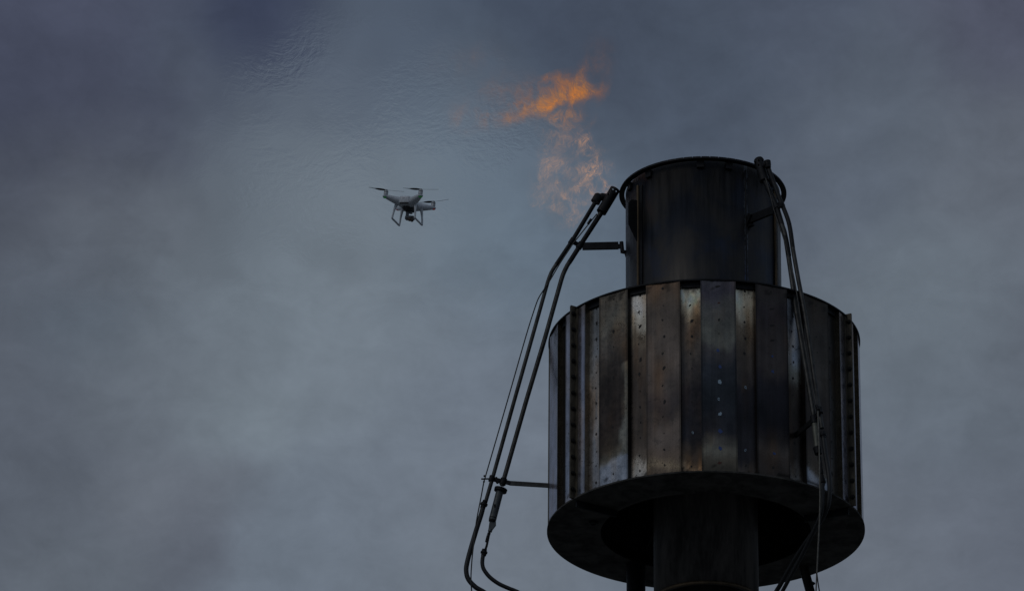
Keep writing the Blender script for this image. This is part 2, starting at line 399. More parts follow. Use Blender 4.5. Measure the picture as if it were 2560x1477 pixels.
INN = {
 0: [(1, (120, 118, 100), .9), (.92, (140, 138, 118), 1), (.84, (120, 112, 90), 1), (.75, (84, 70, 52), .5), (.6, (64, 54, 48), .1), (.5, (52, 45, 45), 0), (.42, (30, 30, 37), 0), (.3, (27, 27, 34), 0), (.2, (36, 36, 42), 0), (.1, (34, 33, 38), 0), (.04, (62, 53, 48), 0), (0, (70, 58, 50), 0)],
 -1: [(1, (110, 104, 84), .9), (.92, (150, 144, 118), 1), (.85, (120, 104, 76), .9), (.76, (84, 66, 52), .4), (.62, (64, 56, 51), .3), (.5, (50, 45, 46), .1), (.38, (32, 31, 37), 0), (.2, (30, 31, 38), 0), (.12, (58, 50, 46), 0), (.06, (80, 62, 44), .5), (.03, (120, 94, 62), .9), (0, (90, 74, 54), .5)],
 -2: [(1, (92, 92, 90), .9), (.9, (100, 106, 112), 1), (.8, (92, 94, 88), 1), (.73, (66, 58, 46), .6), (.65, (46, 40, 36), .1), (.45, (36, 32, 32), 0), (.2, (42, 37, 35), 0), (.12, (56, 50, 46), .3), (.08, (90, 90, 88), 1), (0, (88, 92, 96), 1)],
 -3: [(1, (70, 72, 74), .9), (.5, (86, 88, 92), 1), (0, (84, 86, 92), 1)],
 1: [(1, (76, 78, 82), .9), (.9, (94, 106, 124), 1), (.65, (92, 103, 118), 1), (.55, (78, 82, 76), 1), (.47, (46, 40, 35), .3), (.35, (36, 30, 28), 0), (.12, (38, 33, 31), 0), (.05, (60, 60, 60), .8), (0, (70, 74, 78), 1)],
 2: [(1, (34, 36, 40), .3), (.6, (42, 45, 50), .4), (0, (44, 48, 52), .5)],
 3: [(1, (24, 24, 28), .1), (0, (26, 27, 31), .1)],  # near-black floor: shade of the recess painted into the tint
 -4: [(1, (20, 20, 24), .1), (0, (22, 23, 27), .1)],  # same here, the recess shade is put into the floor colour
}
DEFAULT = [(1, (74, 74, 80), .9), (0, (82, 88, 98), 1)]
TINT_K = 1.0 / 0.235
SKYN = (.92, 1.0, 1.10)        # the cloud light is bluish; divide it out to get the metal's own colour
def sample(spec, v):
    v = min(1, max(0, v))
    for (v1, c1, z1), (v0, c0, z0) in zip(spec, spec[1:]):
        if v >= v0:
            t = (v - v0) / max(1e-6, v1 - v0); t = t * t * (3 - 2 * t)
            return [a * t + b * (1 - t) for a, b in zip(c1, c0)], z1 * t + z0 * (1 - t)
    return list(spec[-1][1]), spec[-1][2]
def tint(kind, k, u, v):
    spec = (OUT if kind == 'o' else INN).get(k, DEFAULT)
    s = (k + 9) * 3.7 + (50 if kind == 'i' else 0)
    n = mnoise.fractal(Vector((u * 1.1 + s, v * 3.0, 1.7 * s)), 1.0, 2.0, 3)
    n2 = mnoise.fractal(Vector((u * 3.5 + s, v * 13.0, s)), 1.0, 2.0, 3)
    vv = v + .045 * n + .016 * n2 - (.018 * u * u if v > .3 else -.01 * u * u)
    if kind == 'o' and k == -2: vv = v + .02 * n + .012 * n2 - (.035 * u if v < .3 else .02 * u)
    if kind == 'o' and k == 2: vv = v + .02 * n + .03 * u * (1 if v < .3 else 0)
    c, z = sample(spec, vv)
    if kind == 'o' and k == -2:      # pale zinc left along the right edge
        edge = .62 + .30 * mnoise.noise(Vector((0, v * 7.0, 4))) + (.55 if v > .62 else 0) - .25 * math.exp(-((v - .24) / .07) ** 2)
        f = min(1, max(0, (u - edge) / .16)) * (1 if .13 < v < .66 else 0)
        c = [a * (1 - f) + b * f for a, b in zip(c, (82, 84, 76))]; z = z * (1 - f) + f
    m_ = 1 + .10 * n2
    blot = mnoise.fractal(Vector((u * 1.4 + s, v * 5.0 + 9, s * .7)), 1.0, 2.0, 4)
    if c[0] > c[2]:
        gy = sum(c) / 3; c = [a * .46 + gy * .54 for a in c]
    else:
        gy = sum(c) / 3; c = [a * .72 + gy * .28 for a in c]
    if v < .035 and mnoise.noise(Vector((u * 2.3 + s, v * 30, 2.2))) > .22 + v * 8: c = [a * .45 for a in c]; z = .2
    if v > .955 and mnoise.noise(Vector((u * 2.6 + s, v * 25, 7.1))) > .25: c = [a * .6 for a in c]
    g = (1.02 if abs(k) >= 3 else .76 + .10 * z) * (1 + .22 * blot)
    rb = max(0, mnoise.fractal(Vector((u * .9 + s * 1.3, v * 3.2, 5 + s)), 1.0, 2.0, 3)) * .16
    c = [c[0] * (1 + rb), c[1], c[2] * (1 - rb)]
    if kind == 'o' and k == 0: g *= 1.12; c = [c[0] * .98, c[1] * 1.02, c[2] * .97]
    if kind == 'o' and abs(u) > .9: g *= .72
    return [min(.82, x * TINT_K * m_ / q) for x, q in zip(s2l([y * g for y in c]), SKYN)] + [z]

def sheet(name, parent, cols, kind, k, nv=72):
    """cols: list of horizontal positions (Vector at z=0, u) along the folded sheet"""
    vs, fs, cs = [], [], []; n = len(cols)
    for j in range(nv + 1):
        v = j / nv; z = ZB + .001 + (ZT - ZB - .002) * v
        for (p, u, side) in cols:
            vs.append((p.x, p.y, z))
            c = tint(kind, k, u, v)
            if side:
                g = [x * TINT_K / q for x, q in zip(s2l((21, 19, 19) if abs(k) < 3 and not (k == 2 and u > 0) else (62, 59, 52) if k < 0 else (68, 65, 57)), SKYN)]  # recess shade painted dark on the front walls, outer walls paler as lit
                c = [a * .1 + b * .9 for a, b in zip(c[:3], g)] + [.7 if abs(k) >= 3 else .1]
            cs.append(c)
    for j in range(nv):
        for i in range(n - 1):
            if (cols[i][0] - cols[i + 1][0]).length < 1e-7: continue
            fs.append((j * n + i, j * n + i + 1, (j + 1) * n + i + 1, (j + 1) * n + i))
    me = bpy.data.meshes.new(name); me.from_pydata(vs, [], fs)
    a = me.color_attributes.new('tint', 'FLOAT_COLOR', 'POINT')
    a.data.foreach_set('color', [x for c in cs for x in c])
    me.materials.append(M_PANEL_CLEAN if kind == 'o' and abs(k) >= 3 else M_PANEL); me.update()
    o = bpy.data.objects.new(name, me); COL.objects.link(o); attach(o, parent); return o

# irregular flat marks left by the plug welds and paint touch-ups
def blob_mesh(seed, mat, sx, sz, ring=False):
    rnd = random.Random(seed); n = 11; vs = []; fs = []
    rad = [rnd.uniform(.55, 1.15) for _ in range(n)]
    if not ring:
        vs = [(0, 0, 0)] + [(sx * r * math.sin(2 * math.pi * i / n), 0, sz * r * math.cos(2 * math.pi * i / n)) for i, r in enumerate(rad)]
        fs = [(0, i + 1, (i + 1) % n + 1) for i in range(n)]
    else:
        for q in (.5, 1.0):
            vs += [(sx * r * q * math.sin(2 * math.pi * i / n), 0, sz * r * q * math.cos(2 * math.pi * i / n)) for i, r in enumerate(rad)]
        fs = [(i, (i + 1) % n, n + (i + 1) % n, n + i) for i in range(n) if i != 3]
    me = bpy.data.meshes.new('weld_mark'); me.from_pydata(vs, [], fs); me.materials.append(mat); me.update(); return me
MARKS = {
 'd': [blob_mesh(i, M_MARK, random.uniform(.008, .015), random.uniform(.010, .019)) for i in range(9)],
 's': [blob_mesh(20 + i, M_MARK, .006, .009) for i in range(3)],
 'D': [blob_mesh(30 + i, M_MARK, .026, .012) for i in range(3)],
 'b': [blob_mesh(40 + i, M_MARK_B, .016, .017) for i in range(3)],
 'w': [blob_mesh(53 + i, M_MARK_W, .014, .016) for i in range(3)],
 'o': [blob_mesh(60 + i, M_MARK_W, .012, .018, True) for i in range(2)],
 'r': [blob_mesh(70 + i, M_MARK_R, .020, .010) for i in range(2)],
}
ROWS = {('o', 0): 'Drddbbwowbbr', ('i', 0): 'ddddd.o.s.od', ('o', 1): 'sDDDbb.s.sbd', ('i', -1): 'ddddds.s.o.d', ('o', -1): 'dsddddddssdd',
        ('o', -2): 'dsds.d..d..s', ('i', -2): 'dddsdddddddd', ('o', 2): 'ssds.s.s.sds', ('i', 1): 'ddddsds.sdss', ('i', -3): 'sdddddddddsd'}
def marks(panel, kind, k, centre, tangent, normal):
    row = ROWS.get((kind, k))
    if row is None: row = 'ssssssssssss' if kind == 'o' else 'dddddddddddd'
    for i, ch in enumerate(row):
        if ch == '.': continue
        rnd = random.Random(i * 31 + k * 7 + (100 if kind == 'i' else 0))
        me = rnd.choice(MARKS[ch])
        o = bpy.data.objects.new('weld_mark', me); COL.objects.link(o)
        z = ZT - .052 - i * .1275 + rnd.uniform(-.010, .010)
        p = centre + tangent * rnd.uniform(-.008, .008) + normal * .0015
        rot = Matrix((tangent, -normal, Vector((0, 0, 1)))).transposed()
        spin = Matrix.Rotation(rnd.uniform(-.5, .5), 3, 'Y'); sc = rnd.uniform(.65, 1.15)
        o.matrix_world = Matrix.Translation((p.x, p.y, z)) @ (rot @ spin).to_4x4() @ Matrix.Diagonal((sc * rnd.choice((-1, 1)), 1, sc, 1))
        o.parent = panel
HALF = 6.35
for k in range(-9, 9):
    a = A0 + 20 * k
    l, r = pol(a - HALF, RD, 0), pol(a + HALF, RD, 0)
    li, ri = pol(a - HALF, RIN, 0), pol(a + HALF, RIN, 0)
    nu = 10
    cols = [(li, -1, True), (l, -1, True)] + [(l + (r - l) * q, -1 + 2 * q, False) for q in (0, .035, .06, .15, .25, .35, .45, .55, .65, .75, .85, .94, .965, 1)] + [(r, 1, True), (ri, 1, True)]
    o = sheet('raised_panel', stack, cols, 'o', k, 72)
    n = (l + r).normalized(); t = (r - l).normalized()
    if k not in (-3, 3, -4, 4): marks(o, 'o', k, (l + r) / 2, t, n)
    b = a + 10
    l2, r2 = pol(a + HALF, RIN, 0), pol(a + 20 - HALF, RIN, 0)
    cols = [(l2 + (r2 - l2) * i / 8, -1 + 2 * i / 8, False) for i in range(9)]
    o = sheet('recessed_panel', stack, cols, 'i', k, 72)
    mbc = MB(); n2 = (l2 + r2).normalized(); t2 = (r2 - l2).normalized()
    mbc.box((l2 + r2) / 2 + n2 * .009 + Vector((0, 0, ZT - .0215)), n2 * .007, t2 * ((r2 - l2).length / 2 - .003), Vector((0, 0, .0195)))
    mbc.build('recess_shade_strip', M_SOOT, stack)  # dark strip added as the top plate's shade in the recess
    marks(o, 'i', k, (l2 + r2) / 2, (r2 - l2).normalized(), (l2 + r2).normalized())

mb = MB(); mb.lathe([(.40, ZT), (RD + .004, ZT), (RD + .004, ZT + .011), (.40, ZT + .011)], 144, smooth=False, close=True)
mb.build('top_plate', M_SOOT, stack, True)
RH = .665 * RD
mb = MB(); mb.lathe([(RH, ZB - .012), (RD * 1.005, ZB - .012), (RD * 1.005, ZB), (RH, ZB)], 144, smooth=False, close=True)
bp_ = mb.build('base_plate', M_PLATE, stack, True)
# drain boss under the plate and the lip around the opening
mb = MB(); q = at(1484, 1303, 0); q = CAM + (q - CAM) * ((ZB - .012 - CAM.z) / (q.z - CAM.z))
mb.lathe([(.018, -.022), (.030, -.022), (.034, 0), (.018, 0)], 24, q, close=True)
mb.build('drain_boss', M_SOOT, bp_, True)
mb = MB(); mb.lathe([(RH, ZB - .012), (RH, ZB + .07), (RH + .008, ZB + .07), (RH + .008, ZB - .012)], 96, close=False)
mb.build('opening_lip', M_SOOT, bp_, True)
# inner duct of the drum (dark cone leading up to the barrel)
mb = MB(); mb.lathe([(RH + .01, ZB + .07), (RH - .02, ZB + .35), (.62, ZT - .1), (.585, ZT)], 72)
mb.build('inner_cone', M_SOOT, stack)

bolt_me = None
def hexbolt(r=.0135, h=.012):
    mb = MB()
    mb.tube([(0, 0, 0), (0, 0, .003)], r * 1.35, 14)
    mb.tube([(0, 0, .003), (0, 0, .003 + h)], r, 6)
    mb.tube([(0, 0, .003 + h), (0, 0, .009 + h)], r * .5, 8)
    return mb.mesh('bolt', M_BOLT)
bolt_me = hexbolt()
for az, sgn in ((A0 - 60, 1), (A0 + 60, -1), (A0 + 180, 1)):
    a = R_(az); n = Vector((math.sin(a), -math.cos(a), 0)); t = Vector((math.cos(a), math.sin(a), 0))
    for s_, e_ in ((sgn, .046), (-sgn, .043)):
        mb = MB(); c = n * (RD * .994 + e_ / 2) + t * (.0065 * s_)
        mb.box(c + Vector((0, 0, (ZB + ZT) / 2 + .008)), n * e_ / 2, t * .004, Vector((0, 0, (ZT - ZB) / 2 + .014)))
        # foot of the angle lying on the panel
        mb.box(n * (RD * .994 + .0035) + t * (.0065 * s_ + s_ * .018) + Vector((0, 0, (ZB + ZT) / 2)), n * .003, t * .0135, Vector((0, 0, (ZT - ZB) / 2 - .004)))
        fl = mb.build('splice_flange', M_RUST, stack)
        if s_ == sgn:
            for i in range(12):
                z = ZT - .045 - i * .1285
                b = bpy.data.objects.new('bolt', bolt_me); COL.objects.link(b)
                p = n * (RD * .994 + .026) + t * (.0065 * s_ + s_ * .0042)
                zz = t * s_; x = Vector((0, 0, 1)); y = zz.cross(x)
                b.matrix_world = Matrix.Translation((p.x, p.y, z)) @ Matrix((x, y, zz)).transposed().to_4x4()
                b.parent = fl
    # radial stiffener hanging under the base plate
    mb = MB(); mb.box(n * ((RH + RD) / 2) + Vector((0, 0, ZB - .012 - .028)), n * ((RD - RH) / 2 - .02), t * .008, Vector((0, 0, .027)))
    mb.build('stiffener', M_SOOT, bp_)

# barrel
mb = MB(); mb.lathe([(RB, ZT + .012), (RB, ZF + .001), (RB - .012, ZF + .001), (RB - .012, ZT + .012)], 128)
barrel = mb.build('barrel', M_BARREL, stack)
mb = MB(); mb.lathe([(RB, ZT + .011), (RB + .006, ZT + .011), (RB + .006, ZT + .03), (RB, ZT + .034)], 128)
mb.build('foot_weld', M_SOOT, barrel)
mb = MB(); mb.tube([pol(33.2, RB + .001, ZT + .03 + i * .03) + Vector((0, 0, 0)) for i in range(41)], [.0045 + .0012 * random.random() for _ in range(41)], 8)
mb.build('weld_seam', M_SOOT, barrel)
for az in (A0 - 60, A0 + 60, A0 + 180):
    mb = MB(); mb.tube([pol(az, RB + .010, ZT + .02), pol(az, RB + .010, ZF - .09)], .012, 12)
    mb.build('edge_bar', M_BRONZE, barrel)
    a = R_(az); n = Vector((math.sin(a), -math.cos(a), 0)); t = Vector((math.cos(a), math.sin(a), 0))
    mb = MB(); mb.box(n * (RB + .004) + t * .030 + Vector((0, 0, (ZT + ZF) / 2 - .04)), n * .004, t * .018, Vector((0, 0, (ZF - ZT) / 2 - .06)))
    mb.build('backing_strip', M_SOOT, barrel)
# wind fin beside the bar
rp = radial(A0 - 60)
mb = MB(); mb.prism([rp(1599, 503), rp(1578, 499), rp(1571, 506), rp(1571, 559), rp(1594, 607), rp(1599, 608)], .010)
mb.build('fin_plate', M_SOOT, barrel)
# mouth ring, teeth and lugs
mb = MB(); mb.lathe([(RB + .009, ZF - .008), (RFL, ZF - .006), (RFL, ZF + .002), (RB + .009, ZF + .002)], 160, close=True, smooth=False)
ringo = mb.build('mouth_ring', M_SOOT, stack, True)
NT_ = 60
mbt = MB(); wa = math.pi / NT_ * .93; prof = []
vs = []
for s_ in (-1, 0, 1):
    a_ = wa * s_
    for (rr, zz) in ((RFL - .030, .002), (RFL - .004, .002), (RFL - .006, .013), (RFL - .030, .013)):
        vs.append((rr * math.sin(a_), -rr * math.cos(a_), zz))
fs = [(i + 4 * j, (i + 1) % 4 + 4 * j, (i + 1) % 4 + 4 * j + 4, i + 4 * j + 4) for j in (0, 1) for i in range(4)] + [(3, 2, 1, 0), (8, 9, 10, 11)]
mbt.add(vs, fs, False); tooth = mbt.mesh('ring_tooth', M_SOOT)
for i in range(NT_):
    o = bpy.data.objects.new('ring_tooth', tooth); COL.objects.link(o)
    o.matrix_world = Matrix.Translation((0, 0, ZF)) @ Matrix.Rotation(2 * math.pi * (i + .35) / NT_, 4, 'Z'); o.parent = ringo
for az in (-68, -43, -1.5, 19.5, 62, 100, 140, 180, 220):
    a = R_(az); n = Vector((math.sin(a), -math.cos(a), 0)); t = Vector((math.cos(a), math.sin(a), 0))
    mb = MB(); mb.box(n * (RB + .009) + Vector((0, 0, ZF - .036)), n * .009, t * .028, Vector((0, 0, .0285)))
    soft(mb.build('lug', M_SOOT, ringo), .003)

# stem below the drum, with an open lipped foot and the bolted flange recessed inside
zs = at(1765, 1459, -RS).z
mb = MB(); mb.lathe([(RS, ZT - .1), (RS, zs), (RS - .014, zs), (RS - .014, zs + .10)], 96)
stem = mb.build('stem', M_STEM, stack)
mb = MB(); mb.lathe([(RS + .001, zs + .028), (RS + .004, zs + .026), (RS + .004, zs + .004), (RS + .001, zs + .002)], 96)
mb.build('stem_lip', M_BRONZE, stem)
mb = MB(); mb.lathe([(.20, zs + .055), (RS - .015, zs + .055), (RS - .015, zs + .08), (.20, zs + .08)], 96, close=True, smooth=False)
sfl = mb.build('stem_flange', M_SOOT, stem, True)
for i in range(24):
    a = 2 * math.pi * i / 24
    b = bpy.data.objects.new('bolt', bolt_me); COL.objects.link(b)
    b.matrix_world = Matrix.Translation(((RS - .06) * math.sin(a), -(RS - .06) * math.cos(a), zs + .055)) @ Matrix.Rotation(math.pi, 4, 'X'); b.parent = sfl
mb = MB(); mb.lathe([(.24, zs + .06), (.24, .03), (.40, .03), (.40, 0.0)], 64)
mb.build('riser', M_STEM, stack)
for i in range(6):                   # struts from stem to drum
    a = R_(30 + 60 * i + A0); n = Vector((math.sin(a), -math.cos(a), 0))
    mb = MB(); mb.bar(n * (RS - .01) + Vector((0, 0, ZB + .55)), n * (RH + .12) + Vector((0, 0, ZB + .03)), .014, .05)
    mb.build('inner_strut', M_SOOT, stack)
# guide post and bolted channel hanging from the far side of the base plate
p0 = at(1590, 1477, .62); mb = MB(); mb.tube([(p0.x, .62, ZB - .012), (p0.x, .62, 12.5)], .072, 24)
mb.build('guide_post', M_SOOT, stack)
p0, p1 = at(2013, 1440, .7), at(2023, 1477, .7)
dd = (p1 - p0).normalized(); top = p0 - dd * ((p0.z - (ZB - .012)) / dd.z); bot = p0 + dd * 2.2
mb = MB(); mb.bar(top, bot, .055, .03, (0, 1, 0)); s_ = Vector((1, 0, 0))
mb.bar(top + s_ * .034, bot + s_ * .034, .012, .07, (0, 1, 0))
ch = mb.build('channel_leg', M_STEM, stack)
for i in range(6):
    b = bpy.data.objects.new('bolt', bolt_me); COL.objects.link(b)
    p = top + dd * (.14 + .10 * i) + s_ * .041
    b.matrix_world = Matrix.Translation(p) @ Matrix.Rotation(R_(90), 4, 'Y'); b.parent = ch

# ------------------------------------------------------------------ pilot burners
def holed_tube(mb, p0, p1, r, n, rows, holes, flare=1.0):
    p0, p1 = Vector(p0), Vector(p1); t = (p1 - p0).normalized(); a = Vector((0, 1, 0)); a = (a - t * a.dot(t)).normalized(); b = t.cross(a)
    vs = []; fs = []
    for j in range(rows + 1):
        q = p0 + (p1 - p0) * j / rows; rr = r * (1 + (flare - 1) * (j / rows) ** 3)
        for k in range(n): vs.append(q + (a * math.cos(2 * math.pi * k / n) + b * math.sin(2 * math.pi * k / n)) * rr)
    for j in range(rows):
        for k in range(n):
            if (j, k) in holes: continue
            fs.append((j * n + k, j * n + (k + 1) % n, (j + 1) * n + (k + 1) % n, (j + 1) * n + k))
    mb.add(vs, fs)
def union(mb, p, d, r, L=.05):
    d = Vector(d).normalized(); p = Vector(p)
    mb.tube([p - d * L * .5, p - d * L * .15], r * .8, 6); mb.tube([p - d * L * .15, p + d * L * .15], r, 8); mb.tube([p + d * L * .15, p + d * L * .5], r * .78, 6)
def ring_clamp(mb, p, d, r, w_=.03):
    d = Vector(d).normalized(); p = Vector(p); mb.tube([p - d * w_ / 2, p + d * w_ / 2], r, 14)

PX = 1 / 330.0                        # metres per photo pixel at the stack
# ---- left pilot
L = lambda x, y, off=-.05: at(x, y, off)
pl = empty('pilot_burner', L(1430, 1200)); pl.location.z = L(1430, 1200).z
tag(pl, 'pilot burner on the left side, silhouetted against cloud, its perforated head beside the flame', 'pilot burner', 'pilot burners on the flare stack')
gas = [(1503, 531), (1452, 611), (1418, 664), (1407, 688), (1397, 722), (1363, 843), (1316, 1000), (1261.5, 1191), (1255, 1213)]
mb = MB(); mb.tube([L(*p) for p in gas[:3]] + catmull([L(*p) for p in gas[2:5]], 4)[1:] + [L(*p) for p in gas[5:]], .0175, 14)
mb.build('gas_pipe', M_PIPE, pl)
ign = [(1487, 508), (1430, 603), (1386, 668), (1377, 684), (1369, 706), (1339, 813), (1286, 1000), (1233, 1189), (1215.5, 1249), (1211, 1262)]
mb = MB(); mb.tube([L(*p, -.06) for p in ign[:3]] + catmull([L(*p, -.06) for p in ign[2:5]], 4)[1:] + [L(*p, -.06) for p in ign[5:]], .0150, 14)
mb.build('ignition_pipe', M_PIPE, pl)
mb = MB(); mb.tube([L(1503, 533), L(1452, 611), L(1423, 656.5)], .0185, 14); mb.tube([L(1487, 508, -.06), L(1430, 603, -.06), L(1391, 661, -.06)], .0165, 14)
mb.build('scorched_sleeve', M_PIPE_HOT, pl)
mb = MB(); h = {(8, 2), (8, 14), (8, 8), (8, 20), (6, 5), (6, 17), (1, 6), (1, 18), (8, 11), (8, 23), (6, 10), (6, 22)}
holed_tube(mb, L(1503, 531), L(1538, 473), .0400, 24, 10, h)
mb.lathe([(.0, 0), (.03, 0)], 16, L(1503, 531) + Vector((0, 0, .004)))
mb.build('burner_shield', M_SOOT, pl)
mb = MB(); mb.tube([L(1488, 506, -.03), L(1497, 490, -.03), L(1498.5, 487, -.03)], [.037, .036, .027], 18)
mb.tube([L(1495, 496, -.03), L(1506, 492, -.03), L(1520, 493, -.03)], [.028, .030, .026], 14)
mb.build('ignition_hood', M_SOOT, pl)
mb = MB(); mb.bar(L(1456, 616), L(1546, 614), .020, .058); mb.build('upper_arm', M_SOOT, pl)
mb = MB(); mb.bar(L(1541, 616), L(1550, 616), .016, .035); mb.tube([L(1553.5, 605), L(1556, 629)], .016, 12); mb.bar(L(1552, 628), L(1565, 631), .03, .02)
mb.bar(L(1562, 629), L(1565.5, 641), .03, .012, (1, 0, 0)); mb.build('arm_hinge', M_SOOT, pl)
mb = MB(); ring_clamp(mb, L(1430, 603, -.06), L(1430, 603) - L(1386, 668), .022, .05); ring_clamp(mb, L(1450, 614), L(1452, 611) - L(1418, 664), .0245, .05)
mb.bar(L(1429, 603), L(1452, 615), .014, .034); soft(mb.build('pipe_clamp', M_SOOT, pl), .003)
wire = [(1492, 535), (1479, 551), (1435, 606), (1424, 622), (1400, 658), (1379, 694), (1367, 713), (1357, 728), (1345, 748), (1332, 785), (1314, 843), (1269, 1000), (1214, 1189), (1210, 1202), (1203, 1240), (1191, 1302), (1186, 1345), (1181, 1386), (1178, 1425), (1177.5, 1450), (1179, 1477)]
pts = catmull([L(*p, -.075) for p in wire], 3); pts.append(Vector((pts[-1].x + .02, pts[-1].y, 13.0))); pts.append(Vector((-.6, -.1, .02)))
mb = MB(); mb.tube(pts, .0048, 8); mb.build('sensor_cable', M_PIPE, pl)
mb = MB(); mb.tube([L(1478, 548, -.075), L(1470, 560, -.075)], .0105, 10); mb.build('cable_joint', M_SOOT, pl)
# lower clamp bar and arm
mb = MB(); mb.bar(L(1274, 1207), L(1372, 1213), .012, .034); mb.build('lower_arm', M_PIPE, pl)
mb = MB(); ring_clamp(mb, L(1258, 1203), L(1316, 1000) - L(1261.5, 1191), .025, .05); ring_clamp(mb, L(1229, 1196, -.06), L(1286, 1000) - L(1233, 1189), .021, .045)
mb.bar(L(1228, 1196), L(1276, 1207), .018, .030); mb.tube([L(1238, 1194), L(1246, 1206)], .016, 10)
mb.bar(L(1203, 1196.5), L(1228, 1196), .012, .008); mb.ball(L(1211, 1189, -.075), .008, 10, 6); mb.ball(L(1210, 1203, -.075), .008, 10, 6)
mb.build('pipe_clamp', M_SOOT, pl)
mb = MB(); d = (L(1231, 1300) - L(1250, 1226))
mb.tube([L(1250, 1226), L(1231, 1299)], [.0285, .0285], 20); mix = mb.build('mixer_tube', M_MIXER, pl)
mb = MB(); mb.tube([L(1252.5, 1221), L(1250.5, 1228)], [.050, .048], 24); mb.build('mixer_flange', M_SOOT, mix)
mb = MB(); mb.tube([L(1232.5, 1293), L(1230, 1303)], [.0292, .026], 20); mb.build('rusty_end', M_BOLT, mix)
mb = MB(); mb.box(L(1237, 1263.5, -.079), (.007, 0, 0), (0, .002, 0), (0, 0, .012)); mb.build('air_slot', M_BOLT, mix)
mb = MB(); mb.prism([L(1224, 1303), L(1240, 1303), L(1240, 1312), L(1230, 1325), L(1221, 1323)], .02); mb.tube([L(1226.5, 1322), L(1224.5, 1328)], .016, 10)
mb.build('jet_yoke', M_MIXER, pl)
mb = MB(); mb.tube([L(1224, 1328), L(1216.5, 1364), L(1211, 1380)], .009, 10)
for (a_, b_) in (((1223, 1331), (1221.5, 1336)), ((1220.5, 1338), (1216.5, 1354))): mb.tube([L(*a_), L(*b_)], .0125, 8)
mb.build('jet_fitting', M_SOOT, pl)
mb = MB(); union(mb, L(1210, 1260, -.06), L(1215, 1249) - L(1207, 1270), .028, .06); union(mb, L(1210, 1380), L(1212, 1370) - L(1209, 1390), .026, .05)
mb.build('hose_union', M_SOOT, pl)
h1 = [(1208, 1266), (1203, 1285), (1191, 1323), (1176, 1374), (1168, 1405), (1165.5, 1425), (1170, 1445), (1185, 1463), (1207, 1477)]
pts = [L(*p, -.06) for p in h1]; e = pts[-1]; pts += [e + Vector((.25, .02, -.13)), Vector((-.45, -.08, e.z - .30)), Vector((-.31, -.05, e.z - .7)), Vector((-.30, -.05, 9)), Vector((-.30, -.05, .02))]
mb = MB(); mb.tube(catmull(pts, 6), .0185, 12); mb.build('hose', M_RUBBER, pl)
h2 = [(1209, 1384), (1206.5, 1395), (1206, 1409), (1210, 1423), (1224, 1441), (1246, 1457.5), (1273, 1470), (1293, 1478)]
pts = [L(*p) for p in h2]; e = pts[-1]; pts += [e + Vector((.2, 0, -.1)), Vector((-.34, -.10, e.z - .3)), Vector((-.285, -.10, e.z - .7)), Vector((-.28, -.10, 9)), Vector((-.28, -.10, .02))]
mb = MB(); mb.tube(catmull(pts, 6), .0155, 12); mb.build('hose', M_RUBBER, pl)

# ---- right pilot, standing proud of the front right of the drum
rq = radial(36)
Q = lambda x, y, off=0.0: rq(x, y, off)
pr = empty('pilot_burner', Q(2040, 1200))
tag(pr, 'pilot burner with twin pipes running down in front of the right side of the drum', 'pilot burner', 'pilot burners on the flare stack')
gas = [(1911, 450), (1942, 518), (1955, 562), (1964, 594), (1980, 700), (1988, 762), (2002, 844), (2023, 968), (2035, 1042), (2037, 1058)]
mb = MB(); mb.tube([Q(*p) for p in gas[:2]] + catmull([Q(*p) for p in gas[1:6]], 4)[1:] + [Q(*p) for p in gas[6:]], .0185, 14); mb.build('gas_pipe', M_PIPE, pr)
ign = [(1920, 418), (1949, 497), (1958, 518), (1973, 560), (1982, 620), (1996, 700), (2012, 782), (2027, 880), (2043, 995), (2055, 1070)]
mb = MB(); mb.tube([Q(*p, .02) for p in ign[:2]] + catmull([Q(*p, .02) for p in ign[1:6]], 4)[1:] + [Q(*p, .02) for p in ign[6:]], .0165, 14); mb.build('ignition_pipe', M_PIPE, pr)
mb = MB(); mb.tube([Q(1911, 450), Q(1942, 518), Q(1955, 562)], .0195, 14); mb.tube([Q(1920, 418, .02), Q(1949, 497, .02), Q(1958, 518, .02)], .0175, 14)
mb.tube(catmull([Q(1953, 560), Q(1964, 594), Q(1972, 640)], 4), .0190, 14); mb.tube(catmull([Q(1958, 518, .02), Q(1973, 560, .02), Q(1982, 620, .02)], 4), .017, 14)
mb.build('scorched_sleeve', M_PIPE_HOT, pr)
mb = MB(); holed_tube(mb, Q(1911, 451), Q(1897, 402), .036, 24, 10, h, 1.08); mb.tube([Q(1911.5, 453), Q(1911, 450)], .036, 24)
mb.tube([Q(1898, 404), Q(1896.5, 400.5)], [.0395, .037], 24); mb.build('burner_shield', M_SOOT, pr)
mb = MB(); mb.tube([Q(1921, 420, .01), Q(1919, 413, .01)], [.020, .026], 16); mb.tube([Q(1919.5, 413, .01), Q(1918, 404, .01)], [.025, .027], 16); mb.tube([Q(1918, 410), Q(1906, 418)], .018, 12)
mb.build('ignition_hood', M_SOOT, pr)
mb = MB(); mb.bar(Q(1874, 549), Q(1936, 524), .022, .062); mb.build('upper_arm', M_SOOT, pr)
mb = MB(); mb.bar(Q(1871, 548), Q(1878, 552), .05, .09); mb.bar(Q(1872, 566), Q(1882, 562), .03, .014); mb.tube([Q(1872, 552), Q(1871, 576)], .012, 10); mb.build('arm_hinge', M_SOOT, pr)
mb = MB(); ring_clamp(mb, Q(1941, 517), Q(1911, 450) - Q(1942, 518), .024, .05); ring_clamp(mb, Q(1954, 511, .02), Q(1949, 497) - Q(1958, 518), .022, .045); mb.bar(Q(1938, 520), Q(1956, 512), .02, .03)
mb.build('pipe_clamp', M_SOOT, pr)
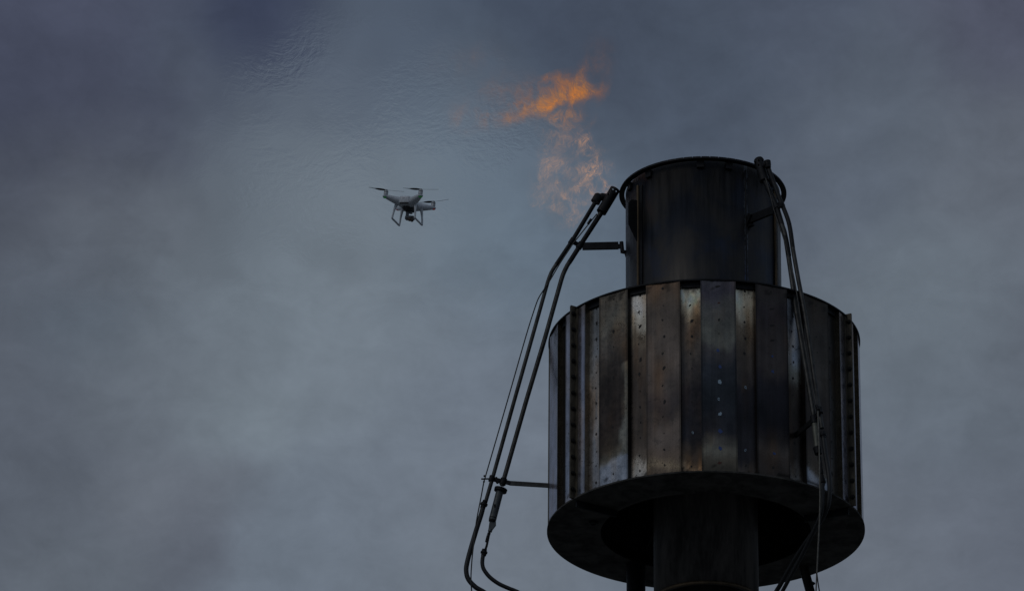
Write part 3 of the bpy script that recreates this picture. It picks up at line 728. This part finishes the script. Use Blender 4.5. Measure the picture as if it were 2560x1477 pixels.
wire = [(1914, 446), (1919, 462), (1928, 497), (1936, 528), (1946, 558), (1956, 586), (1966, 620), (1984, 690), (1996, 760), (2009, 844), (2027, 940), (2040, 1010), (2044.5, 1025)]
mb = MB(); mb.tube(catmull([Q(*p, -.02) for p in wire], 3), .0052, 8); mb.build('sensor_cable', M_PIPE, pr)
wire = [(2044.5, 1022), (2046, 1080), (2048, 1123), (2050, 1240), (2048.5, 1302), (2045, 1370), (2042, 1431), (2040, 1477)]
pts = [Q(*p, -.06) for p in wire]; pts.append(Vector((pts[-1].x - .01, pts[-1].y, 13))); pts.append(Vector((.75, -.95, .02)))
mb = MB(); mb.tube(pts, .0052, 8); mb.build('hanging_cable', M_WIRE, pr)
pts = [Q(2042, 1431, -.063), Q(2045, 1455, -.063), Q(2048.5, 1477, -.063)]; pts.append(pts[-1] + Vector((.06, 0, -.7))); pts.append(Vector((.95, -.95, .02)))
mb = MB(); mb.tube(pts, .0045, 8); mb.build('hanging_cable', M_PIPE_HOT, pr)
mb = MB(); mb.bar(Q(1978, 1097), Q(2030, 1053), .014, .040); mb.build('lower_arm', M_PIPE_HOT, pr)
mb = MB(); mb.bar(Q(1974, 1086), Q(1974.5, 1106), .05, .012, (1, 0, 0)); mb.bar(Q(1973, 1106), Q(1984, 1107), .04, .012); mb.build('arm_foot', M_SOOT, pr)
mb = MB(); ring_clamp(mb, Q(2035, 1047), Q(2023, 968) - Q(2035, 1042), .026, .05); ring_clamp(mb, Q(2049, 1026, .02), Q(2043, 995) - Q(2055, 1070), .023, .045)
mb.bar(Q(2026, 1060), Q(2052, 1025), .016, .03); mb.tube([Q(2041, 1013, -.06), Q(2046, 1024, -.06)], .012, 8); mb.ball(Q(2044, 1018, -.06), .014, 10, 6)
mb.build('pipe_clamp', M_SOOT, pr)
mb = MB(); mb.tube([Q(2037, 1058), Q(2043, 1120)], [.0235, .021], 18); mix = mb.build('mixer_tube', M_MIXER2, pr)
mb = MB(); mb.tube([Q(2036.5, 1053), Q(2037, 1058)], .030, 20); mb.tube([Q(2043, 1119), Q(2046, 1134)], [.032, .026], 12); mb.build('mixer_flange', M_SOOT, mix)
mb = MB(); mb.tube([Q(2046, 1132), Q(2053, 1158), Q(2056, 1208)], .009, 10)
for y0 in (1142, 1158, 1174, 1188): mb.tube([Q(2049 + (y0 - 1142) * .13, y0), Q(2050 + (y0 - 1142) * .13, y0 + 9)], .0145, 8)
union(mb, Q(2056, 1204), Vector((0, 0, 1)), .026, .055); mb.build('jet_fitting', M_SOOT, pr)
mb = MB(); union(mb, Q(2058, 1087, .02), Q(2055, 1070) - Q(2060, 1100), .025, .05); mb.build('hose_union', M_SOOT, pr)
h1 = [(2058, 1088), (2065, 1141), (2072, 1185), (2074, 1226), (2068, 1268), (2046, 1310), (1995, 1384), (1950, 1462), (1940, 1479)]
pts = [Q(*p, .02) for p in h1]; e = pts[-1]; pts += [e + Vector((-.12, .1, -.2)), Vector((.33, -.26, e.z - .6)), Vector((.24, -.24, e.z - 1.0)), Vector((.23, -.23, 9)), Vector((.23, -.23, .02))]
mb = MB(); mb.tube(catmull(pts, 6), .0175, 12); mb.build('hose', M_RUBBER, pr)
h2 = [(2056, 1208), (2057, 1235), (2056, 1265), (2046, 1300), (2006, 1384), (1968, 1455), (1955, 1479)]
pts = [Q(*p, -.02) for p in h2]; e = pts[-1]; pts += [e + Vector((-.12, .1, -.2)), Vector((.36, -.22, e.z - .6)), Vector((.27, -.20, e.z - 1.0)), Vector((.26, -.19, 9)), Vector((.26, -.19, .02))]
mb = MB(); mb.tube(catmull(pts, 6), .0150, 12); mb.build('hose', M_RUBBER, pr)

# ------------------------------------------------------------------ drone
BK = -FW
X = (RT * .9405 + UP * .012 + BK * .3395).normalized()
Y = RT * .3405 - UP * .3114 - BK * .887; Y = (Y - X * Y.dot(X)).normalized(); Z = X.cross(Y)
dist = 12000 / 374.0
DC = CAM + (FW + RT * ((1023.2 - 1280) / FPX) + UP * ((738.5 - 506.4) / FPX)) * dist
drone = empty('drone', DC); drone.rotation_euler = Matrix((X, Y, Z)).transposed().to_euler()
tag(drone, 'small white quadcopter drone with camera and landing legs hovering left of the stack', 'drone')
bpy.context.view_layer.update()
def dbuild(mb, name, mat, parent=None, weld=False):       # drone parts are modelled in the drone's own frame
    me = mb.mesh(name, mat)
    if weld:
        bm = bmesh.new(); bm.from_mesh(me); bmesh.ops.remove_doubles(bm, verts=bm.verts, dist=1e-6); bmesh.ops.recalc_face_normals(bm, faces=bm.faces); bm.to_mesh(me); bm.free()
    o = bpy.data.objects.new(name, me); COL.objects.link(o); o.parent = parent or drone; return o
mo = .1235
# body: hub and four arms grown into one smooth shell
mb = MB()
mb.ball((0, 0, -.010), (.066, .092, .034), 32, 20)
mb.ball((0, .0, -.020), (.070, .075, .026), 32, 20)
for sx in (-1, 1):
    for sy in (-1, 1):
        pts = [Vector((sx * .030, sy * .044, -.013)), Vector((sx * .056, sy * .066, -.010)), Vector((sx * .083, sy * .088, -.005)), Vector((sx * .107, sy * .109, .000)), Vector((sx * mo, sy * mo, .002))]
        for i, (p, rr) in enumerate(zip(catmull(pts, 4), [.036 - .0016 * j * 1.0 if j < 14 else .0145 for j in range(17)])):
            rr = .042 + (.0155 - .042) * (i / 16) ** .95
            mb.ball(p, (rr, rr, rr * .78), 14, 9)
        mb.ball((sx * (mo + .003), sy * (mo + .003), .002), (.0185, .0185, .0095), 18, 10)
me = mb.mesh('body', M_WHITE)
tmp = bpy.data.objects.new('body', me); COL.objects.link(tmp)
rm = tmp.modifiers.new('r', 'REMESH'); rm.mode = 'VOXEL'; rm.voxel_size = .0028; rm.use_smooth_shade = True
sm_ = tmp.modifiers.new('s', 'SMOOTH'); sm_.factor = .5; sm_.iterations = 8
dg = bpy.context.evaluated_depsgraph_get(); me2 = bpy.data.meshes.new_from_object(tmp.evaluated_get(dg)); me2.name = 'body'
me2.materials.clear(); me2.materials.append(M_WHITE); me2.polygons.foreach_set('use_smooth', [True] * len(me2.polygons))
bpy.data.objects.remove(tmp)
body = bpy.data.objects.new('body', me2); COL.objects.link(body); body.parent = drone
# motors and propellers
mmb = MB(); mmb.lathe([(.0142, 0), (.0148, .004), (.0148, .018), (.0132, .0195), (.0148, .021), (.0146, .029), (.0122, .033), (.007, .0345), (.0055, .040), (.0, .0415)], 24)
motor_me = mmb.mesh('motor', M_GREYP)
bmb = MB(); nb = 14; vs = []
for i in range(nb + 1):
    s = i / nb; rr = .006 + .114 * s; ch = (.009 + .013 * math.sin(math.pi * min(1, s * 1.5 + .05)) ** .8) * (1 - .55 * max(0, s - .55) / .45); tw = R_(24 - 16 * s)
    for q, th_ in ((-.5, 0), (-.2, .0011), (.2, .0009), (.5, 0), (.2, -.0004), (-.2, -.0004)):
        vs.append((rr, ch * q * math.cos(tw), ch * q * math.sin(tw) + th_ + .004 * s * s))
fs = [(i * 6 + k, i * 6 + (k + 1) % 6, i * 6 + 6 + (k + 1) % 6, i * 6 + 6 + k) for i in range(nb) for k in range(6)] + [tuple(range(5, -1, -1)), tuple(nb * 6 + k for k in range(6))]
bmb.add(vs, fs); blade_me = bmb.mesh('blade', M_BLADE)
hub = MB(); hub.lathe([(.0, .0), (.009, 0), (.009, .005), (.005, .007), (0, .0075)], 18); hub_me = hub.mesh('propeller', M_GREYP)
for (sx, sy, ang, lm) in ((-1, -1, 205, M_GREEN), (1, -1, 10, M_GREEN), (1, 1, 168, M_RED), (-1, 1, 60, M_RED)):
    m_ = bpy.data.objects.new('motor', motor_me); COL.objects.link(m_); m_.parent = drone; m_.location = (sx * mo, sy * mo, .010)
    p_ = bpy.data.objects.new('propeller', hub_me); COL.objects.link(p_); p_.parent = drone; p_.location = (sx * mo, sy * mo, .0445); p_.rotation_euler.z = R_(ang)
    for j in (0, 1):
        b = bpy.data.objects.new('blade', blade_me); COL.objects.link(b); b.parent = p_; b.location = (0, 0, .003); b.rotation_euler.z = math.pi * j
    mb = MB(); mb.ball((sx * (mo + .002), sy * (mo + .002), -.0055), (.0150, .0150, .0055), 18, 8); dbuild(mb, 'status_light', lm)
# landing gear
for sx in (-1, 1):
    pts = [(sx * .066, -.052, -.018), (sx * .071, -.060, -.045), (sx * .078, -.068, -.095), (sx * .081, -.071, -.127), (sx * .0815, -.066, -.1345), (sx * .0815, 0, -.1365), (sx * .0815, .061, -.138),
           (sx * .081, .067, -.131), (sx * .078, .066, -.095), (sx * .071, .060, -.045), (sx * .064, .056, -.020)]
    pts = [Vector(p) for p in pts]; cp = catmull(pts, 5); n_ = len(cp)
    rs = [.0064 + .0075 * max(0, 1 - min(i, n_ - 1 - i) / 9) for i in range(n_)]
    mb = MB(); mb.tube(cp, rs, 12); dbuild(mb, 'landing_gear', M_WHITE)
# battery, belly, gimbal and camera
mb = MB(); mb.box((0, -.064, -.012), (.040, 0, 0), (0, .032, 0), (0, 0, .029)); bt = soft(dbuild(mb, 'battery', M_WHITE), .014, 4)
for p in bt.data.polygons: p.use_smooth = True
mb = MB(); mb.box((0, -.089, -.034), (.033, 0, 0), (0, .008, 0), (0, 0, .006)); soft(dbuild(mb, 'battery_slot', M_DARKP), .005, 3)
for i in range(4):
    mb = MB(); mb.ball((-.010 + i * .0075, -.0965, -.002), (.0016, .0012, .0024), 10, 6); dbuild(mb, 'indicator', M_LED if i > 1 else M_DARKP, bt)
mb = MB(); mb.ball((0, .000, -.036), (.048, .062, .022), 28, 14); mb.box((0, .01, -.050), (.030, 0, 0), (0, .036, 0), (0, 0, .007)); dbuild(mb, 'belly', M_DARKP)
for i in range(3):
    mb = MB(); mb.ball((-.020 + .020 * i, -.058, -.040), (.008, .006, .005), 12, 8); dbuild(mb, 'vent', M_GREYP)
mb = MB(); mb.box((-.012, .018, -.078), (.0105, 0, 0), (0, .006, 0), (0, 0, .021)); mb.box((.010, .022, -.064), (.010, 0, 0), (0, .008, 0), (0, 0, .009)); mb.tube([(-.012, .012, -.098), (.020, .012, -.098)], .0095, 14)
gm = soft(dbuild(mb, 'gimbal', M_GIMB), .002)
mb = MB(); mb.box((.004, .030, -.100), (.031, 0, 0), (0, .017, 0), (0, 0, .0125)); soft(dbuild(mb, 'camera', M_CAMB, gm), .005, 3)
mb = MB(); mb.ball((.010, .016, -.112), .0152, 20, 12); mb.tube([(.010, .03, -.106), (.010, .058, -.106)], .012, 16); dbuild(mb, 'camera_pod', M_LENS, gm)

# ------------------------------------------------------------------ flame
# (column, row, half width, half height, tilt, strength, paleness, ribbed) of each tongue of fire
TONGUES = [
 (1420, 232, 66, 38, -10, .95, .05), (1350, 264, 66, 24, -14, 1.15, .08), (1288, 280, 38, 17, -6, .65, .0), (1458, 214, 26, 34, 0, .5, .0), (1390, 205, 40, 18, -20, .5, .0),
 (1405, 294, 56, 26, 0, .55, .35), (1410, 335, 48, 26, 20, .42, .8), (1492, 160, 34, 58, 12, .10, .05), (1160, 290, 38, 34, 0, .13, .0), (1215, 302, 50, 24, 0, .16, .1), (1285, 235, 50, 30, -20, .14, .05),
 (1170, 150, 90, 48, -10, .028, .2), (1245, 215, 64, 36, -20, .05, .1),
 (1482, 428, 36, 44, 10, .95, 1.0), (1514, 462, 18, 28, -10, .9, 1.0), (1466, 372, 17, 34, -8, .7, 1.0), (1425, 465, 60, 44, 0, .24, 1.0),
 (1382, 415, 34, 50, 6, .30, .9), (1420, 520, 34, 38, 20, .40, .9), (1434, 556, 14, 16, 0, .5, .9), (1350, 500, 14, 16, 0, .35, .9), (1385, 470, 44, 54, 0, .16, .9),
]
FY = .12                               # the fire burns a little behind the plane of the barrel axis
fo = at(1400, 340, FY)
mb = MB()
for (px, py, a_, b_, tl, st, pal) in TONGUES:
    c = at(px, py, FY) - fo; ma, mbb = a_ * PX * 1.75, b_ * PX * 1.75 / math.cos(R_(23)); dep_ = .5 * (ma + mbb) * (.42 - .2 * pal)
    n0 = len(mb.v); mb.ball((0, 0, 0), (ma, dep_, mbb), 24, 14)
    rot = Matrix.Rotation(R_(-tl) * -1, 3, 'Y')
    for i in range(n0, len(mb.v)): mb.v[i] = rot @ mb.v[i] + c
me = mb.mesh('flame', None); tmp = bpy.data.objects.new('flame', me); COL.objects.link(tmp)
rm = tmp.modifiers.new('r', 'REMESH'); rm.mode = 'VOXEL'; rm.voxel_size = .022
dg = bpy.context.evaluated_depsgraph_get(); me2 = bpy.data.meshes.new_from_object(tmp.evaluated_get(dg)); me2.name = 'flame'
bpy.data.objects.remove(tmp)
flame = bpy.data.objects.new('flame', me2); COL.objects.link(flame); flame.location = fo
tag(flame, 'ragged orange gas flame trailing pale wisps in the air left of the barrel mouth', 'flame')
fm = bpy.data.materials.new('burning_gas'); fm.use_nodes = True; t = NT(fm.node_tree)
co = t.n('ShaderNodeTexCoord').outputs['Object']
w1 = t.noise(co, 5.0, 2, .5, 0, col=True)
cw = t.vmath('ADD', co, t.vmath('SCALE', t.vmath('SUBTRACT', w1, (.5, .5, .5)), None, .18))
w2 = t.noise(cw, 17.0, 2, .5, 0, col=True)
cw = t.vmath('ADD', cw, t.vmath('SCALE', t.vmath('SUBTRACT', w2, (.5, .5, .5)), None, .05))
tot = None; pale = None
for (px, py, a_, b_, tl, st, pal) in TONGUES:
    c = at(px, py, FY) - fo; ma, mbb = a_ * PX, b_ * PX / math.cos(R_(23)); dep_ = .5 * (ma + mbb) * (.42 - .2 * pal)
    mp = t.n('ShaderNodeMapping', vector_type='TEXTURE'); t.l(cw, mp.inputs['Vector'])
    mp.inputs['Location'].default_value = c; mp.inputs['Rotation'].default_value = (0, R_(tl), 0); mp.inputs['Scale'].default_value = (ma, dep_, mbb)
    dd_ = t.vmath('DOT_PRODUCT', mp.outputs[0], mp.outputs[0])
    e_ = t.math('MULTIPLY', t.math('EXPONENT', t.math('MULTIPLY', dd_, -1.0)), st / (.35 + dep_))
    tot = e_ if tot is None else t.math('ADD', tot, e_)
    p_ = t.math('MULTIPLY', e_, pal); pale = p_ if pale is None else t.math('ADD', pale, p_)
palef = t.math('DIVIDE', pale, t.math('MAXIMUM', tot, 1e-5))
n1 = t.noise(cw, 6.5, 3, .6)
n2 = t.noise(t.vmath('MULTIPLY', cw, (1, .2, .8)), 38.0, 5, .68)
rid = t.math('SUBTRACT', 1.0, t.math('MULTIPLY', t.math('ABSOLUTE', t.math('SUBTRACT', n2, .5)), 5.5), clamp=True)
rid = t.math('POWER', rid, 3.0)
n3 = t.noise(t.vmath('MULTIPLY', cw, (1, .2, .8)), 15.0, 5, .66)
rid3 = t.math('POWER', t.math('SUBTRACT', 1.0, t.math('MULTIPLY', t.math('ABSOLUTE', t.math('SUBTRACT', n3, .5)), 4.5), clamp=True), 2.0)
fil = t.math('ADD', t.math('MULTIPLY', rid, .9), t.math('MULTIPLY', rid3, .6))
clump = t.ramp(n1, .36, .60)
bodyf = t.math('MULTIPLY', t.ramp(n1, .38, .66), t.math('ADD', .10, t.math('MULTIPLY', fil, 1.7)))
wisp = t.math('MULTIPLY', t.math('POWER', fil, 2.8), t.math('MULTIPLY', clump, 2.7))
mixn = t.n('ShaderNodeMix', data_type='FLOAT'); t.l(palef, mixn.inputs[0]); t.l(bodyf, mixn.inputs[2]); t.l(wisp, mixn.inputs[3])
n4 = t.noise(t.vmath('MULTIPLY', cw, (1, .12, .85)), 85.0, 3, .7)
grain = t.ramp(n4, .34, .68, .30, 1.55)
dens = t.math('MULTIPLY', t.math('MULTIPLY', tot, mixn.outputs[0]), grain)
hot = t.ramp(dens, .8, 3.0)
ecol = t.mix(palef, t.mix(hot, (1.0, .33, .05, 1), (1.0, .48, .11, 1)), (1.0, .46, .15, 1))
em = t.n('ShaderNodeEmission'); t.l(ecol, em.inputs['Color']); t.l(t.math('MULTIPLY', dens, 4.3), em.inputs['Strength'])
ab = t.n('ShaderNodeVolumeAbsorption'); ab.inputs['Color'].default_value = (.75, .35, .05, 1)
t.l(t.math('MULTIPLY', t.math('MULTIPLY', dens, 3.6), t.ramp(palef, 0, 1, 1.0, .25)), ab.inputs['Density'])
ad = t.n('ShaderNodeAddShader'); t.l(em.outputs[0], ad.inputs[0]); t.l(ab.outputs[0], ad.inputs[1])
o = t.n('ShaderNodeOutputMaterial'); t.l(ad.outputs[0], o.inputs['Volume'])
me2.materials.clear(); me2.materials.append(fm)
try: fm.cycles.volume_step_rate = .055
except Exception: pass

# ------------------------------------------------------------------ hot air shimmering behind the flame and the drone
HY = 1.7
hc = at(900, 400, HY)
plume = [(1500, 130), (1580, 270), (1500, 430), (1340, 590), (1150, 780), (930, 740), (660, 740), (420, 760), (290, 640), (330, 480), (400, 280), (460, 90), (640, -60), (980, -110), (1320, -40)]
outline = catmull([at(x, y, HY) - hc for x, y in plume + plume[:3]], 5)[5:5 + 5 * len(plume)]
n_ = len(outline); rings = [(q / 24 + (.01 if q == 0 else 0), (lambda x: x * x * (3 - 2 * x))(min(1, (1 - q / 24) / .5))) for q in range(25)]
mb = MB(); fades = []
for sgn in (-1, 1):
    b0 = len(mb.v)
    vs = [p * q + Vector((0, .12 * sgn, 0)) for (q, f_) in rings for p in outline]; fades += [f_ for (q, f_) in rings for p in outline]
    fs = [(k * n_ + i, k * n_ + (i + 1) % n_, (k + 1) * n_ + (i + 1) % n_, (k + 1) * n_ + i) for k in range(len(rings) - 1) for i in range(n_)] + [tuple(reversed(range(n_)))]
    mb.add(vs, fs, False)
m_ = n_ * len(rings); e_ = m_ - n_
mb.add([], [], False)
for i in range(n_): mb.f.append([e_ + i, e_ + (i + 1) % n_, m_ + e_ + (i + 1) % n_, m_ + e_ + i]); mb.sm.append(False)
shim = mb.build('heat_shimmer', None); shim.location = hc
bm = bmesh.new(); bm.from_mesh(shim.data); bmesh.ops.recalc_face_normals(bm, faces=bm.faces); bm.to_mesh(shim.data); bm.free()
fa = shim.data.attributes.new('fade', 'FLOAT', 'POINT'); fa.data.foreach_set('value', fades)
tag(shim, 'rippling hot air drifting left of the stack, faintly wrinkling the cloud behind', 'heat haze', kind='stuff')
hm = bpy.data.materials.new('shimmering_air'); hm.use_nodes = True; t = NT(hm.node_tree)
co = t.n('ShaderNodeTexCoord').outputs['Object']
w1 = t.noise(co, 2.2, 2, .5, 0, col=True)
cw = t.vmath('ADD', co, t.vmath('SCALE', t.vmath('SUBTRACT', w1, (.5, .5, .5)), None, .35))
mpn = t.n('ShaderNodeMapping'); t.l(cw, mpn.inputs['Vector']); mpn.inputs['Rotation'].default_value = (0, R_(-35), 0); mpn.inputs['Scale'].default_value = (.7, 1, 1.25)
side = t.n('ShaderNodeCombineXYZ'); sy_ = t.n('ShaderNodeSeparateXYZ'); t.l(co, sy_.inputs[0]); t.l(t.math('MULTIPLY', t.math('SIGN', sy_.outputs[1]), 3.0), side.inputs[1])
pos = t.vmath('ADD', mpn.outputs[0], side.outputs[0])
rip = t.noise(pos, 14.0, 5, .6, .5)
patch = t.ramp(t.noise(co, 1.5, 2, .5), .40, .66, .25, 1.0)
sx = t.n('ShaderNodeSeparateXYZ'); t.l(co, sx.inputs[0])
edge = t.n('ShaderNodeAttribute', attribute_name='fade').outputs['Fac']
fade = t.math('MULTIPLY', edge, t.math('MULTIPLY', patch, t.ramp(sx.outputs[2], -1.3, .6, .45, 1.0)))
bp = t.n('ShaderNodeBump'); bp.inputs['Distance'].default_value = .10; t.l(rip, bp.inputs['Height']); t.l(fade, bp.inputs['Strength'])
rf = t.n('ShaderNodeBsdfRefraction'); rf.inputs['Roughness'].default_value = 0.0; t.l(t.math('ADD', 1.0, t.math('MULTIPLY', edge, .0052)), rf.inputs['IOR'])
t.l(bp.outputs[0], rf.inputs['Normal'])
o = t.n('ShaderNodeOutputMaterial'); t.l(rf.outputs[0], o.inputs['Surface'])
shim.data.materials.append(hm)
